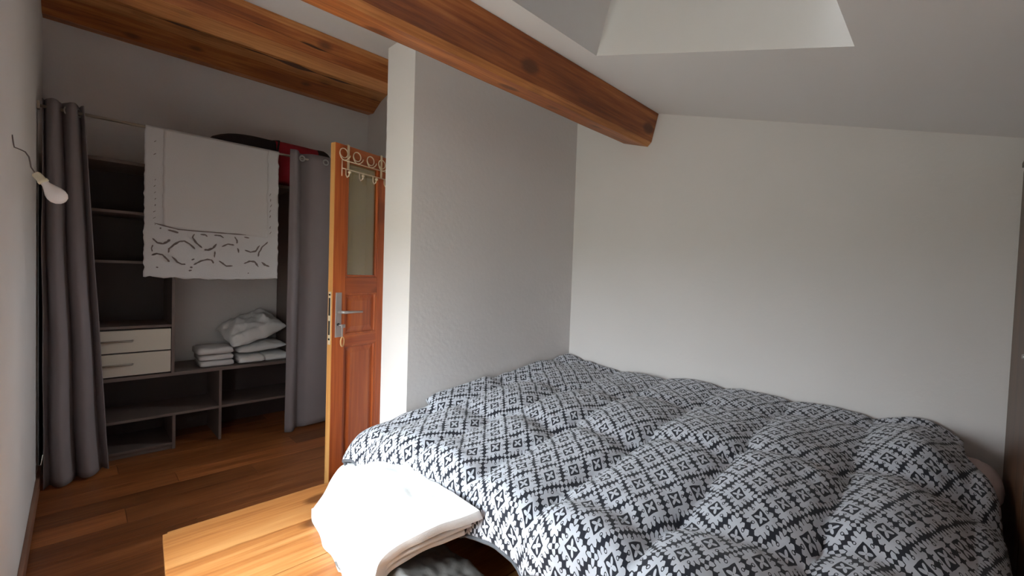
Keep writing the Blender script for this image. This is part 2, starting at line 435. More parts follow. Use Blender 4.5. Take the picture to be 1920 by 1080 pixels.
# window in the left wall
w1 = tag(empty('window_1', (XL - .20, (WY0 + WY1) / 2, WZ0)), 'white casement window in the left wall', None, None, ST)
WW, WH = (WY1 - WY0) / 2, WZ1 - WZ0
for b_ in ((-.03, .03, -WW, WW, 0, .05), (-.03, .03, -WW, WW, WH - .05, WH)): box('frame_rail', *b_, MT['white_frame'], w1, .003)
for b_ in ((-.03, .03, -WW, -WW + .05, .05, WH - .05), (-.03, .03, WW - .05, WW, .05, WH - .05), (-.03, .03, -.035, .035, .05, WH - .05)): box('frame_stile', *b_, MT['white_frame'], w1, .003)
for b_ in ((-.003, .003, -WW + .05, -.035, .05, WH - .05), (-.003, .003, .035, WW - .05, .05, WH - .05)): box('pane', *b_, MT['pane'], w1)
box('window_sill', .03, .199, -WW + .001, WW - .001, 0.001, .02, MT['white_frame'], w1, .003)
# small window in the hall wall, behind the partition
w3 = tag(empty('window_3', (XH + .22, (HY0 + HY1) / 2, HZ0)), 'small window in the hall wall behind the partition', None, None, ST)
W3, H3 = (HY1 - HY0) / 2, HZ1 - HZ0
for b_ in ((-.03, .03, -W3, W3, 0, .05), (-.03, .03, -W3, W3, H3 - .05, H3)): box('frame_rail', *b_, MT['white_frame'], w3, .003)
for b_ in ((-.03, .03, -W3, -W3 + .05, .05, H3 - .05), (-.03, .03, W3 - .05, W3, .05, H3 - .05)): box('frame_stile', *b_, MT['white_frame'], w3, .003)
box('pane', -.003, .003, -W3 + .05, W3 - .05, .05, H3 - .05, MT['pane'], w3)
portal('hall_window_portal', (XH + .31, (HY0 + HY1) / 2, (HZ0 + HZ1) / 2), (0, math.pi / 2, 0), HZ1 - HZ0, HY1 - HY0)
# skirting along the left wall
tag(box('baseboard_left', XL + .0005, XL + .016, 1.2, 3.88, FZ + .0005, .088, MT['baseboard'], None, .002), 'brown skirting board along the left wall', None, None, ST)

# ------------------------------------------------------------------ roof beams
poly = [(1.272, cz(1.272) - .0015), (1.312, 2.180), (1.334, 2.156), (1.500, 2.204), (1.519, 2.222), (1.478, cz(1.478) - .0015)]
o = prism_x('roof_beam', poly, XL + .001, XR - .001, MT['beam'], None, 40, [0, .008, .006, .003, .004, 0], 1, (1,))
tag(o, 'square timber roof beam crossing in front of the partition wall', 'beam', 'roof beams')
poly = [(2.744, cz(2.744) - .0015), (2.752, 2.739), (2.80, 2.645), (2.99, 2.646), (3.02, 2.70), (3.02, cz(3.02) - .0015)]
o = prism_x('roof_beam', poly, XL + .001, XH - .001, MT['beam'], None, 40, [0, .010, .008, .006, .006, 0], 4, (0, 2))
tag(o, 'split timber roof beam with a long drying crack above the wardrobe curtain', 'beam', 'roof beams')
def crack(name, x0, x1, y0, z0, y1, z1, w, mat, parent):
    vs_ = []; fs = []; n = 60
    for i in range(n + 1):
        t = i / n; x = x0 + (x1 - x0) * t; k = .5 + .10 * nz(x * 1.3, 4.0, 1.0) + .03 * nz(x * 12, 1.0, 1.0)
        ww = w * math.sin(math.pi * t) ** .5 * max(.12, 2.4 * nz(x * 4.5, y0 * 9, 2.0))
        for sg in (1, -1):
            q = k + sg * ww; vs_.append((x, y0 + (y1 - y0) * q - .0095, z0 + (z1 - z0) * q - .004))
        if i: fs.append((2 * i - 2, 2 * i - 1, 2 * i + 1, 2 * i))
    return mesh_obj(name, vs_, fs, mat, parent)
crack('drying_crack', .1, 1.75, 2.752, 2.739, 2.80, 2.645, .07, MT['bark'], o)
crack('bark_strip', .0, 1.6, 2.80, 2.647, 2.99, 2.646, .12, MT['bark'], o).location = (0, .12, -.004)
poly = [(4.24, 2.95), (4.08, 3.03), (3.83, cz(3.83) - .0015), (4.345, cz(4.345) - .0015), (4.345, 2.96)]
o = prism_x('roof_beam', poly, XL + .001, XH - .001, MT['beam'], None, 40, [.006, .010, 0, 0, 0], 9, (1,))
tag(o, 'dark hewn timber wall plate along the top of the wardrobe wall', 'beam', 'roof beams')

# ------------------------------------------------------------------ bed platform
PZ = .25
plat = empty('bed_platform', (.8, 1.2, 0)); plat.location = (0, 0, 0)
tag(plat, 'low knotty pine platform of wide boards under the bed', 'platform')
pb = [2.205, 1.935, 1.655, 1.375, 1.095, .815, .535, .255, -.025, -.16]
for i in range(len(pb) - 1):
    y1, y0 = pb[i] - .0022, pb[i + 1] + .0022
    xr = XP - .004 if y1 > YG0 else XR - .006
    xl1, xl0 = .245 - (2.205 - y1) * .08, .245 - (2.205 - y0) * .08
    if y0 < YG0 - .003 and y1 > YG0 - .003 and i == 0: pass
    bm = bmesh.new(); add_box(bm, 0, 1, y0, y1, PZ - .032, PZ, .0025)
    for v in bm.verts:
        t = (v.co.y - y0) / (y1 - y0); xl = xl0 + (xl1 - xl0) * t
        v.co.x = xl + v.co.x * (xr - xl)
    bm_obj('platform_board', bm, MT['pine'], plat)
box('edge_strip', .262, XP - .004, 2.2065, 2.222, PZ - .034, PZ - .004, MT['pine_edge'], plat, .003)
bm = bmesh.new(); add_box(bm, 0, 1, -.155, 2.19, FZ + .001, PZ - .033)
for v in bm.verts:
    xl = .27 - (2.205 - v.co.y) * .08
    v.co.x = xl if v.co.x < .5 else XP - .01
bm_obj('riser', bm, MT['pine_edge'], plat)
for b_ in ((-.155, -.10), (.85, .95), (YG0 - .08, YG0 - .006)): box('bearer', XP - .008, XR - .006, *b_, FZ + .001, PZ - .033, MT['pine_edge'], plat)

# ------------------------------------------------------------------ bed
bed = empty('bed', (1.75, .9, PZ)); tag(bed, 'dark low bed frame hidden under the patterned duvet', 'bed')
box('side_frame', -.68, .68, -.93, .955, .17, .22, MT['frame_dark'], bed, .004)
for sx in (-.40, .60):
    for sy in (-.85, .85):
        box('leg', sx - .03, sx + .03, sy - .03, sy + .03, .0005, .17, MT['frame_dark'], bed, .003)
bm = bmesh.new(); add_box(bm, 1.06, 2.44, -.07, 1.855, .472, .632, .04)
tag(bm_obj('mattress', bm, MT['mattress'], None, True), 'mattress in a pale sheet under the patterned duvet', 'mattress')

MX0, MY0, MY1 = 1.01, -.075, 1.80
HEM = .222
SEAMS = [-.10, .205, .51, .82, 1.125, 1.43, 1.735]
def top_z(x, y):
    z = .672 + .075 * sstep((x - .95) / .9) + .035 * sstep((x - 1.8) / .6)
    z += .025 * math.exp(-((y - .6) / .55) ** 2) * sstep((x - 1.2) / .8)
    z -= .05 * sstep((.12 - y) / .3)
    z -= .055 * sstep((y - 1.45) / .45) * sstep((1.35 - x) / .4)
    z += .03 * sstep((y - 1.5) / .3) * sstep((x - 1.7) / .5)
    # quilted channels running across the bed
    yy = y + .025 * nz(x * 1.7, 3.0, 1.0) + .012 * nz(x * 5, y * 2, 2.0)
    d = min(abs(yy - s) for s in SEAMS)
    z += .046 * (1 - math.exp(-d / .045)) * (1 - .65 * sstep((x - 1.6) / .7)) - .02
    z += .050 * math.exp(-((y - .03) / .13) ** 2) * sstep((x - 1.85) / .22)      # pillow underneath
    # cross dents and creases
    c = abs(((x + .05 * nz(y * 3, 1.0, 7.7) + .1 * math.floor((yy + .1) / .305)) / .52) % 1.0 - .5) * .52
    z -= .016 * math.exp(-(c / .05) ** 2)
    z += .011 * nz(x * 3.1, y * 3.1, 4.0) + .006 * nz(x * 8, y * 8, 9.0) + .004 * nz(x * 18, y * 18, 3.0)
    return z
def duvet_ab(u, v):
    a = MX0 - HEM + u * (2.425 - (MX0 - HEM))
    # far hem bulges past the partition end only at the foot corner
    bmax = 1.855 + .27 * sstep((1.16 - a) / .14)
    bmin = -.16 + .095 * sstep((a - 1.95) / .30)
    b_ = bmin + v * (bmax - bmin)
    return a, b_
def duvet_pt(u, v):
    a, b_ = duvet_ab(u, v)
    ex = max(0.0, MX0 - a)
    ey1 = max(0.0, b_ - MY1) * sstep((1.25 - a) / .2)
    ey0 = max(0.0, MY0 - b_)
    e = math.hypot(ex, ey1 + ey0)
    cx, cy = max(a, MX0), min(max(b_, MY0), MY1 if ey1 > 0 else 9)
    zt = top_z(cx, cy)
    if e < 1e-6: return Vector((a, b_, zt))
    r = .10 + .09 * sstep((b_ - 1.25) / .55)
    th = min(e / r, math.pi / 2 * .93)
    out = r * math.sin(th); drop = r * (1 - math.cos(th))
    if e > r * math.pi / 2 * .93:
        ex_ = e - r * math.pi / 2 * .93
        drop += ex_ * .985; out += ex_ * .11
    ux, uy = -ex / e, (ey1 - ey0) / e
    w = sstep(e / .15)
    fl = .016 * w * nz(b_ * 6, 2.0, 5.0) + .006 * w * nz(b_ * 17, a * 9, 1.0)
    return Vector((cx + ux * (out + fl), cy + uy * (out * .85 + (fl if ex > 0 else 0)), zt - drop + .010 * w * nz(b_ * 9, a * 6, 3.3)))
duv = grid_obj('duvet', 150, 190, duvet_pt, MT['duvet'], None, uv=duvet_ab, thick=.035, offset=-1.0)
tag(duv, 'puffy quilted duvet printed with black and white diamond medallions', 'duvet')
def hem_line(side):
    pts = []
    for i in range(0, 191, 2): pts.append(duvet_pt(0, i / 190) + Vector((.004, 0, -.008)))
    return pts
tube('piping', hem_line(0), .007, MT['piping'], duv, 6)

def pillow_mesh(name, sx, sy, sz, mat, parent=None, mtx=None, wr=.02, sd=0, n=26, rnd=.12):
    bm = bmesh.new()
    top, bot = {}, {}
    for i in range(n + 1):
        for j in range(n + 1):
            u, v = i / n * 2 - 1, j / n * 2 - 1
            f = max(0.0, (1 - abs(u) ** 2.6)) ** .5 * max(0.0, (1 - abs(v) ** 2.6)) ** .5
            pin = 1 - .10 * (abs(u) * abs(v)) ** 1.5 * 0 - .06 * (1 - abs(v) ** 2) * abs(u) ** 4
            pin2 = 1 - .06 * (1 - abs(u) ** 2) * abs(v) ** 4
            wx = wr * nz(u * 2.2 + sd, v * 2.2, 1.0 + sd); wz = wr * (nz(u * 3.0 + sd, v * 3.0, 8.0) + .5 * nz(u * 7 + sd, v * 7, 2.0))
            p = Vector((u * sx * pin * math.sqrt(1 - rnd * v * v * .5), v * sy * pin2 * math.sqrt(1 - rnd * u * u * .5), 0))
            edge = i in (0, n) or j in (0, n)
            t = bm.verts.new(p + Vector((wx * .6, wx * .5, sz * f + wz * (.3 + f))))
            top[i, j] = t
            bot[i, j] = t if edge else bm.verts.new(p + Vector((wx * .6, wx * .5, -sz * f * .75 + wz * .3)))
    for i in range(n):
        for j in range(n):
            bm.faces.new((top[i, j], top[i + 1, j], top[i + 1, j + 1], top[i, j + 1]))
            q = [bot[i, j], bot[i, j + 1], bot[i + 1, j + 1], bot[i + 1, j]]
            try: bm.faces.new(q)
            except ValueError: pass
    if mtx is not None: bmesh.ops.transform(bm, matrix=mtx, verts=bm.verts)
    return bm_obj(name, bm, mat, parent, True)
def TR(x, y, z, rx=0, ry=0, rz=0):
    return Matrix.Translation((x, y, z)) @ Matrix.Rotation(rz, 4, 'Z') @ Matrix.Rotation(ry, 4, 'Y') @ Matrix.Rotation(rx, 4, 'X')
tag(pillow_mesh('pillow', .22, .09, .056, MT['pillow_pink'], None, TR(2.225, -.078, .677, 0, 0, .0), .006, 3, 26, .9), 'pale pink pillow end sticking out beside the wooden cupboard', 'pillow')

# ------------------------------------------------------------------ linen heap on the platform
CP = [[(.735, 1.935, .266), (.80, 1.96, .34), (.87, 1.985, .40), (.96, 1.96, .45)],
      [(.700, 1.72, .268), (.715, 1.69, .44), (.79, 1.65, .535), (.91, 1.60, .580)],
      [(.665, 1.46, .268), (.678, 1.42, .455), (.765, 1.34, .565), (.90, 1.29, .605)],
      [(.640, 1.22, .268), (.650, 1.185, .455), (.735, 1.105, .545), (.885, 1.00, .612)]]
def cr1(p, t):
    n = len(p) - 1; x = t * n; i = min(int(x), n - 1); f = x - i
    P = lambda k: Vector(p[max(0, min(n, k))]) if 0 <= k <= n else (Vector(p[0]) * 2 - Vector(p[1]) if k < 0 else Vector(p[n]) * 2 - Vector(p[n - 1]))
    a, b_, c, d = P(i - 1), P(i), P(i + 1), P(i + 2)
    return .5 * ((2 * b_) + (c - a) * f + (2 * a - 5 * b_ + 4 * c - d) * f * f + (3 * b_ - a - 3 * c + d) * f ** 3)
def patch(cp, u, v): return cr1([cr1(row, v) for row in cp], u)
def linen_layer(name, shrink, dz, wr, sd, mat, thick, parent=None, u0=0.0, u1=1.0, v0=0.0, v1=1.0):
    def fn(u, v):
        uu, vv = u0 + u * (u1 - u0), v0 + v * (v1 - v0)
        p = patch(CP, uu, vv)
        c = Vector((.86, 1.45, p.z))
        p = p + (c - p) * shrink
        w = wr * (1 - .6 * sstep((uu - .75) / .2)) * (nz(p.x * 9 + sd, p.y * 7, sd) + .6 * nz(p.x * 20, p.y * 14 + sd, 2.0))
        p.z = max(PZ + thick + .002, p.z + dz + w)
        p.x += .5 * wr * nz(p.y * 12 + sd, p.z * 16, 4.0)
        if vv < .4: p.x += .030 * nz(p.y * 7 + sd, p.z * 5, 7.0) * (1 - vv / .4); p.y += .02 * nz(p.y * 9 + sd, p.z * 9, 3.0) * (1 - vv / .4)
        return p
    o = grid_obj(name, 60, 46, fn, mat, parent, thick=thick, offset=-1.0)
    b = o.modifiers.new('soft', 'BEVEL'); b.width = thick * .4; b.segments = 2; b.limit_method = 'ANGLE'; b.angle_limit = 1.0
    return o
lin = linen_layer('folded_white_duvet', 0.0, .004, .014, 1.3, MT['linen'], .034)
tag(lin, 'crumpled white duvet folded on the pine platform at the bed foot', 'bedding')
l2 = linen_layer('folded_sheet', .05, -.050, .008, 5.1, MT['linen'], .020, None, .30, .985, .12)
tag(l2, 'folded white sheet directly under the crumpled white duvet', 'bedding')
l3 = linen_layer('folded_sheet', .09, -.085, .009, 8.4, MT['linen'], .022, None, .34, .97, .2)
tag(l3, 'folded white sheet lying on the grey cloth, second below the white duvet', 'bedding')
# grey cloth under the sheets
def gfn(u, v):
    x = .67 + u * .34; yy = .97 + v * .58
    yy += .10 * (1 - u) ** 2 * (1 - v)
    e = min(u, 1 - u, v, 1 - v)
    z = PZ + .020 + .15 * sstep(e / .16) * (1 - .55 * u) + .022 * nz(x * 11, yy * 11, 2) * sstep(e / .1) + .008 * nz(x * 30, yy * 30, 5)
    return Vector((x + .012 * nz(v * 7, 3, 1), yy + .014 * nz(u * 8, 2, 6), max(PZ + .017, z)))
gc = grid_obj('grey_cloth', 44, 50, gfn, MT['grey_cloth'], None, thick=.014, offset=-1.0)
tag(gc, 'crumpled grey cloth under the pile of white sheets', 'cloth')

# ------------------------------------------------------------------ wardrobe (open dressing unit)
WF, WB = 3.90, 4.335
wd = empty('open_wardrobe', (.6, 4.1, FZ)); wd.location = (0, 0, 0)
tag(wd, 'open taupe wardrobe unit with shelves, two cream drawers and low bench', 'wardrobe')
T = .018
def wp(name, x0, x1, z0, z1, y0=WF, y1=WB, mat='taupe', par=None): return box(name, x0, x1, y0, y1, z0, z1, MT[mat], par or wd, .0012)
TX0, TX1 = -.14, .475
WX1 = 1.60
wp('side_panel', TX0, TX0 + T, FZ + .001, 2.0)
wp('bench_top', TX0 + T, WX1, .545, .568)
wp('side_panel', TX1, TX1 + T, .568, 2.0)
wp('back_panel', TX0 + T, TX1, .568, 2.0, WB - .01, WB, 'taupe_dark')
wp('top_panel', TX0, TX1 + T, 2.0, 2.022)
wp('top_shelf', TX1 + T, WX1, 2.0, 2.022)
for z in (1.69, 1.358, .915): wp('shelf', TX0 + T, TX1, z - T, z, WF + .008, WB - .01)
for z0, z1 in ((.738, .886), (.578, .728)):
    d = wp('drawer', TX0 + T + .003, TX1 - .003, z0, z1, WF + .004, WF + .022, 'cream')
    zc = z0 + .078
    tube('handle', [(.02, WF + .003, zc), (.02, WF - .016, zc), (.265, WF - .016, zc), (.265, WF + .003, zc)], .006, MT['handle'], d, 8)
wp('drawer_box', TX0 + T + .01, TX1 - .01, .572, .89, WF + .024, WB - .02, 'taupe_dark')
wp('side_panel', 1.288, 1.288 + T, .568, 2.0, WF + .03, WB)
wp('side_panel', WX1, WX1 + T, FZ + .001, 2.022)
wp('middle_shelf', TX0 + T, .766, .256, .274)
wp('middle_shelf', .784, WX1, .256, .274)
wp('divider', .766, .784, FZ + .001, .545)
wp('divider', .484, .502, FZ + .001, .256)
wp('bottom_shelf', TX0 + T, .484, .045, .062)
wp('plinth', TX0 + T, .484, FZ + .001, .045, WF + .012, WF + .028, 'taupe')
wp('back_panel', TX0 + T, WX1, FZ + .001, .545, WB - .008, WB, 'taupe_dark')

# bag lying on top of the wardrobe
bag = empty('travel_bag', (1.17, 4.1, 2.022)); tag(bag, 'large black and red travel bag lying on top of the wardrobe', 'bag')
def bag_section(name, x0, x1, mat, r0, r1):
    bm = bmesh.new(); rings = []; n = 20
    for i in range(9):
        t = i / 8; x = x0 + (x1 - x0) * t
        s = 1.0
        if r0: s = min(s, .62 + .38 * math.sin(min(1, t / .55) * math.pi / 2))
        if r1: s = min(s, .62 + .38 * math.sin(min(1, (1 - t) / .55) * math.pi / 2))
        ring = []
        for k in range(n):
            an = 2 * math.pi * k / n; c, s_ = math.cos(an), math.sin(an)
            yy = .17 * math.copysign(abs(c) ** .45, c); zz = .19 + .187 * math.copysign(abs(s_) ** .5, s_) * (s if s_ > 0 else 1)
            ring.append(bm.verts.new((x - 1.17, yy + .006 * nz(x * 6, an * 2), zz + (.008 * nz(x * 7, an * 2, 3) if s_ > 0 else 0))))
        rings.append(ring)
    for A, B in zip(rings, rings[1:]):
        for k in range(n): bm.faces.new((A[k], A[(k + 1) % n], B[(k + 1) % n], B[k]))
    bm.faces.new(rings[0]); bm.faces.new(rings[-1])
    return bm_obj(name, bm, mat, bag, True)
bag_section('end_panel', .72, 1.150, MT['black_cloth'], True, False)
bag_section('middle_panel', 1.151, 1.488, MT['red_cloth'], False, False)
bag_section('end_panel', 1.489, 1.62, MT['black_cloth'], False, True)
tube('strap', [(-.02, -.178, .12), (-.02, -.182, .25), (.0, -.16, .36), (.0, 0, .392), (.0, .16, .36)], .008, MT['black_cloth'], bag, 6)

# folded linen on the bench
def towel(name, x0, x1, y0, y1, z0, z1, mat, sd):
    bm = bmesh.new(); r = (z1 - z0) / 2; rings = []
    nx_, n = 12, 12
    for i in range(nx_ + 1):
        t = i / nx_; x = x0 + (x1 - x0) * t
        sq = 1 - .25 * max(0, abs(t * 2 - 1) - .8) / .2
        ring = []
        for k in range(n * 2):
            # rounded front fold, flat back
            an = math.pi * 2 * k / (n * 2)
            c, s_ = math.cos(an), math.sin(an)
            yy = (y0 + y1) / 2 + (y1 - y0) / 2 * math.copysign(abs(c) ** .3, c) + .008 * nz(x * 12 + sd, an * 2, sd)
            zz = (z0 + z1) / 2 + r * sq * math.copysign(abs(s_) ** .6, s_) + (.005 * nz(x * 10, an * 3, sd) if s_ > 0 else 0)
            ring.append(bm.verts.new((x + .008 * nz(sd, an * 2, 4.0), yy, max(z0, zz))))
        rings.append(ring)
    for A, B in zip(rings, rings[1:]):
        m = len(A)
        for k in range(m): bm.faces.new((A[k], A[(k + 1) % m], B[(k + 1) % m], B[k]))
    bm.faces.new(rings[0]); bm.faces.new(rings[-1])
    return bm_obj(name, bm, mat, None, True)
BT = .5685
g = 'folded towels on the wardrobe bench'
tag(towel('folded_towel', .655, .868, 3.935, 4.18, BT, BT + .046, MT['linen_warm'], 1.0), 'off-white folded towel at the bottom of the small stack on the bench', 'towel', g)
tag(towel('folded_towel', .650, .866, 3.945, 4.18, BT + .047, BT + .090, MT['linen_warm'], 2.0), 'off-white folded towel in the middle of the small stack on the bench', 'towel', g)
tag(towel('folded_towel', .638, .862, 3.940, 4.18, BT + .091, BT + .148, MT['linen_warm'], 3.0), 'off-white folded towel on top of the small stack on the bench', 'towel', g)
g = 'folded sheets under the white pillow'
tag(towel('folded_sheet', .905, 1.085, 3.93, 4.24, BT, BT + .062, MT['linen'], 4.0), 'folded white sheet on the bench next to the towel stack', 'sheet', g)
tag(towel('folded_sheet', 1.09, 1.275, 3.94, 4.24, BT, BT + .062, MT['linen'], 5.0), 'folded white sheet on the bench beside the right curtain', 'sheet', g)
tag(pillow_mesh('pillow', .19, .14, .042, MT['linen'], None, TR(1.083, 4.10, BT + .108, 0, -.08, .04), .012, 6), 'thin white pillow lying under the big crumpled pillow', 'pillow', 'white pillows in the wardrobe')
tag(pillow_mesh('pillow', .22, .19, .090, MT['linen'], None, TR(1.035, 4.13, BT + .262, .30, -.32, .08), .035, 11), 'big crumpled white pillow on top of the folded sheets', 'pillow', 'white pillows in the wardrobe')

# ------------------------------------------------------------------ curtain rod, curtains, cloth
RY, RZ = 3.76, 2.238
rod = empty('curtain_rod', (0, RY, RZ)); tag(rod, 'thin metal curtain rod across the wardrobe front', 'curtain rod')
tube('rod', [(XL + .012, 0, 0), (XH - .012, 0, 0)], .009, MT['rod'], rod, 10)
for xx in (XL + .0005, XH - .0125): box('bracket', xx, xx + .012, -.022, .022, -.022, .022, MT['rod'], rod, .003)

def curtain(name, xt0, xt1, xb0, xb1, folds, amp_t, amp_b, zb, zt, yb_off, sd, edge=None):
    def fn(u, v):           # u along width, v down
        x = (xt0 + (xt1 - xt0) * u) * (1 - v) + (xb0 + (xb1 - xb0) * u) * v
        am = amp_t + (amp_b - amp_t) * v
        ph = u * folds * 2 * math.pi + .5 * nz(u * 3, v * 1.2, sd)
        yy = RY - .004 + am * math.sin(ph) + yb_off(u) * v + .012 * nz(u * 5, v * 3, sd + 2) * v
        x += .35 * am * math.cos(ph) * .6 + .008 * nz(u * 4, v * 4, sd + 5)
        z = zt + (zb(u) - zt) * v + (.006 * nz(u * 9, 1, sd) if v < .02 else 0)
        return Vector((x, yy, z))
    return grid_obj(name, 90, 60, fn, MT['curtain'], edge, thick=.003, offset=0.0)
cL = empty('curtain', (-.05, RY, FZ)); cL.location = (0, 0, 0)
tag(cL, 'gathered grey curtain hanging against the left wall', 'curtain', 'wardrobe curtains')
curtain('curtain_panel', -.157, .03, -.150, .15, 2.6, .040, .050, lambda u: FZ + .004 + .02 * u, RZ + .045, lambda u: -.10 * (1 - u) - .02, 2.0, cL)
cR = empty('curtain', (1.35, RY, FZ)); cR.location = (0, 0, 0)
tag(cR, 'flat grey eyelet curtain hanging behind the open wooden door', 'curtain', 'wardrobe curtains')
def fnR(u, v):
    x = 1.185 + .50 * u
    # one deep fold at the free edge and a flat panel
    yy = RY - .02 + .055 * math.exp(-((u - .22) / .07) ** 2) - .05 * math.exp(-((u - .08) / .09) ** 2) + .014 * math.sin(u * 9 + v) + .008 * nz(u * 4, v * 3, 8)
    yy += .01 * v
    return Vector((x + .012 * v * nz(u * 2, v * 3, 4), yy, RZ + .045 + (FZ + .004 + .02 * sstep((u - .2) / .2) - RZ - .045) * v))
grid_obj('curtain_panel', 80, 50, fnR, MT['curtain'], cR, thick=.003, offset=0.0)
def ring_pts(c, r, ax1, ax2, n=18): return [Vector(c) + Vector(ax1) * (r * math.cos(2 * math.pi * k / n)) + Vector(ax2) * (r * math.sin(2 * math.pi * k / n)) for k in range(n)]
for xx, dy in ((1.285, -.012), (1.465, -.035)):
    e = tube('eyelet', ring_pts((xx, RY + dy - .006, RZ - .004), .020, (1, 0, 0), (0, 0, 1)), .006, MT['steel'], cR, 8, True)
for u in (.18, .5, .82):
    tube('eyelet', ring_pts((-.125 + .155 * u, RY, RZ), .022, (.5, .86, 0), (0, 0, 1)), .004, MT['steel'], cL, 6, True)

# tablecloth over the rod
tc_ = empty('tablecloth', (.7, RY, RZ)); tc_.location = (0, 0, 0)
tag(tc_, 'white openwork tablecloth hung over the curtain rod to dry', 'tablecloth')
CX0, CX1, CZB = .308, 1.112, 1.258
def cloth_edge(z, sd): return .008 * nz(z * 14, sd, 1) + .006 * nz(z * 33, sd, 2)
def cloth_front(u, v):
    z = RZ + .011 - (RZ + .011 - CZB) * v
    x0, x1 = CX0 + cloth_edge(z, 1) - .004 * v, CX1 + cloth_edge(z, 7)
    x = x0 + (x1 - x0) * u
    if v > .97: z += (.008 * nz(x * 16, 3, 3) + .006 * nz(x * 40, 3, 3) - .012 * math.sin(u * math.pi)) * (v - .97) / .03
    yy = RY - .013 - .012 * v + .010 * nz(x * 3, z * 2.2, 5) * v + .004 * nz(x * 9, z * 5, 6) * v
    return Vector((x, yy, z))
grid_obj('front_drop', 70, 80, cloth_front, MT['lace'], tc_, thick=.002, offset=0.0)
def cloth_back(u, v):
    if v < .12:
        an = v / .12 * math.pi
        return Vector((CX0 + (CX1 - CX0) * u, RY - .013 * math.cos(an), RZ + .011 * math.sin(an) * .25 + .0105))
    t = (v - .12) / .88
    return Vector((CX0 + .01 + (CX1 - CX0 - .02) * u, RY + .013 + .006 * nz(u * 4, t * 3, 1) * t, RZ + .0105 - .70 * t))
grid_obj('back_drop', 40, 30, cloth_back, MT['lace'], tc_, thick=.002, offset=0.0)
# smooth centre panel sewn onto the front
def centre_panel(u, v):
    x = CX0 + .095 + .635 * u + .004 * nz(v * 6, u, 3)
    vv = v * (.655 + .030 * u * (1 - .2 * u))
    p = cloth_front((x - CX0) / (CX1 - CX0), vv + .004)
    p.y -= .0035; return p
grid_obj('centre_panel', 40, 50, centre_panel, MT['linen_warm'], tc_, thick=.002, offset=0.0)
# openwork: dark cut lines in the lace border (thin strips lying on the cloth)
def on_cloth(x, z, off=.0065):
    u = (x - CX0) / (CX1 - CX0); v = (RZ + .011 - z) / (RZ + .011 - CZB)
    p = cloth_front(min(.99, max(.01, u)), min(.965, max(0, v))); return Vector((p.x, p.y - off, p.z))
def pxz(cx, cy):         # crop px (250,400,540,540 at 6.62x) to cloth x, z
    px, py = 250 + cx / 6.62, 400 + cy / 6.62
    d = RT * ((px - 960) / FPX) + UP * ((540 - py) / FPX) + FW
    t = (RY - .025) / d.y
    return d.x * t, 1.35 + d.z * t
ov = bmesh.new(); rnd = random.Random(3)
def stroke(pts, w, gap=.0):
    P = []
    for (x0, z0), (x1, z1) in zip(pts, pts[1:]):
        for k in range(4): P.append((x0 + (x1 - x0) * k / 4, z0 + (z1 - z0) * k / 4))
    P.append(pts[-1]); prev = None
    for i, (x, z) in enumerate(P):
        xa_, za_ = P[max(0, i - 1)]; xb_, zb_ = P[min(len(P) - 1, i + 1)]
        t = Vector((xb_ - xa_, zb_ - za_)); t.normalize(); ww = w * (.45 + .9 * abs(nz(x * 40, z * 40, 6)) + .2)
        if i in (0, len(P) - 1): ww *= .3
        a = on_cloth(x - t.y * ww, z + t.x * ww); b2 = on_cloth(x + t.y * ww, z - t.x * ww)
        cur = (ov.verts.new(a), ov.verts.new(b2))
        if prev: ov.faces.new((prev[0], prev[1], cur[1], cur[0]))
        prev = cur
strokes = [
    [(255, 120), (420, 165), (560, 200), (800, 222), (1100, 245), (1400, 268)], [(430, 205), (520, 228), (570, 245)],
    [(250, 310), (300, 365), (370, 378), (430, 352), (465, 325)], [(240, 390), (232, 440), (240, 475)],
    [(235, 520), (300, 500), (370, 515), (410, 560), (455, 605)], [(440, 490), (445, 440), (500, 390), (580, 350), (640, 345), (700, 380), (765, 445)],
    [(480, 535), (550, 605), (610, 632), (655, 632)], [(770, 258), (738, 300), (790, 370), (850, 430)], [(880, 452), (930, 455), (985, 432), (1040, 380)],
    [(840, 262), (905, 268), (928, 290)], [(1010, 272), (1090, 278), (1130, 305)], [(1265, 290), (1285, 330), (1290, 375)],
    [(1015, 470), (1012, 550)], [(1100, 415), (1180, 382), (1260, 395)], [(1290, 430), (1310, 490)], [(1060, 590), (1110, 620), (1160, 655), (1240, 652)],
    [(755, 640), (840, 590), (920, 572), (970, 580), (1000, 622)], [(1375, 455), (1450, 482), (1510, 470), (1570, 400)],
    [(1665, 355), (1600, 420), (1555, 480), (1550, 540)], [(1370, 625), (1440, 595), (1500, 600), (1555, 665)], [(1585, 605), (1630, 640), (1690, 662)],
    [(720, 580), (760, 565)], [(700, 672), (735, 668)], [(685, 712), (725, 706)], [(275, 668), (305, 672)], [(1420, 740), (1432, 750)], [(1380, 295), (1445, 308)], [(330, 180), (350, 190)]]
for s in strokes:
    big = s in (strokes[3], strokes[0])
    stroke([pxz(*p) for p in s], .0060 if not big else .0040)
for k in range(14):         # faint broken openwork down both side borders
    z = 1.60 + k * .042
    if rnd.random() < .8: stroke([(CX0 + .05 + rnd.uniform(-.008, .008), z), (CX0 + .058, z + .012)], .0022)
    if rnd.random() < .9 and k < 8: stroke([(CX1 - .06 + rnd.uniform(-.006, .006), z), (CX1 - .052, z + .022)], .0028)
tag(bm_obj('openwork', ov, MT['lace_dark'], tc_), kind='stuff')

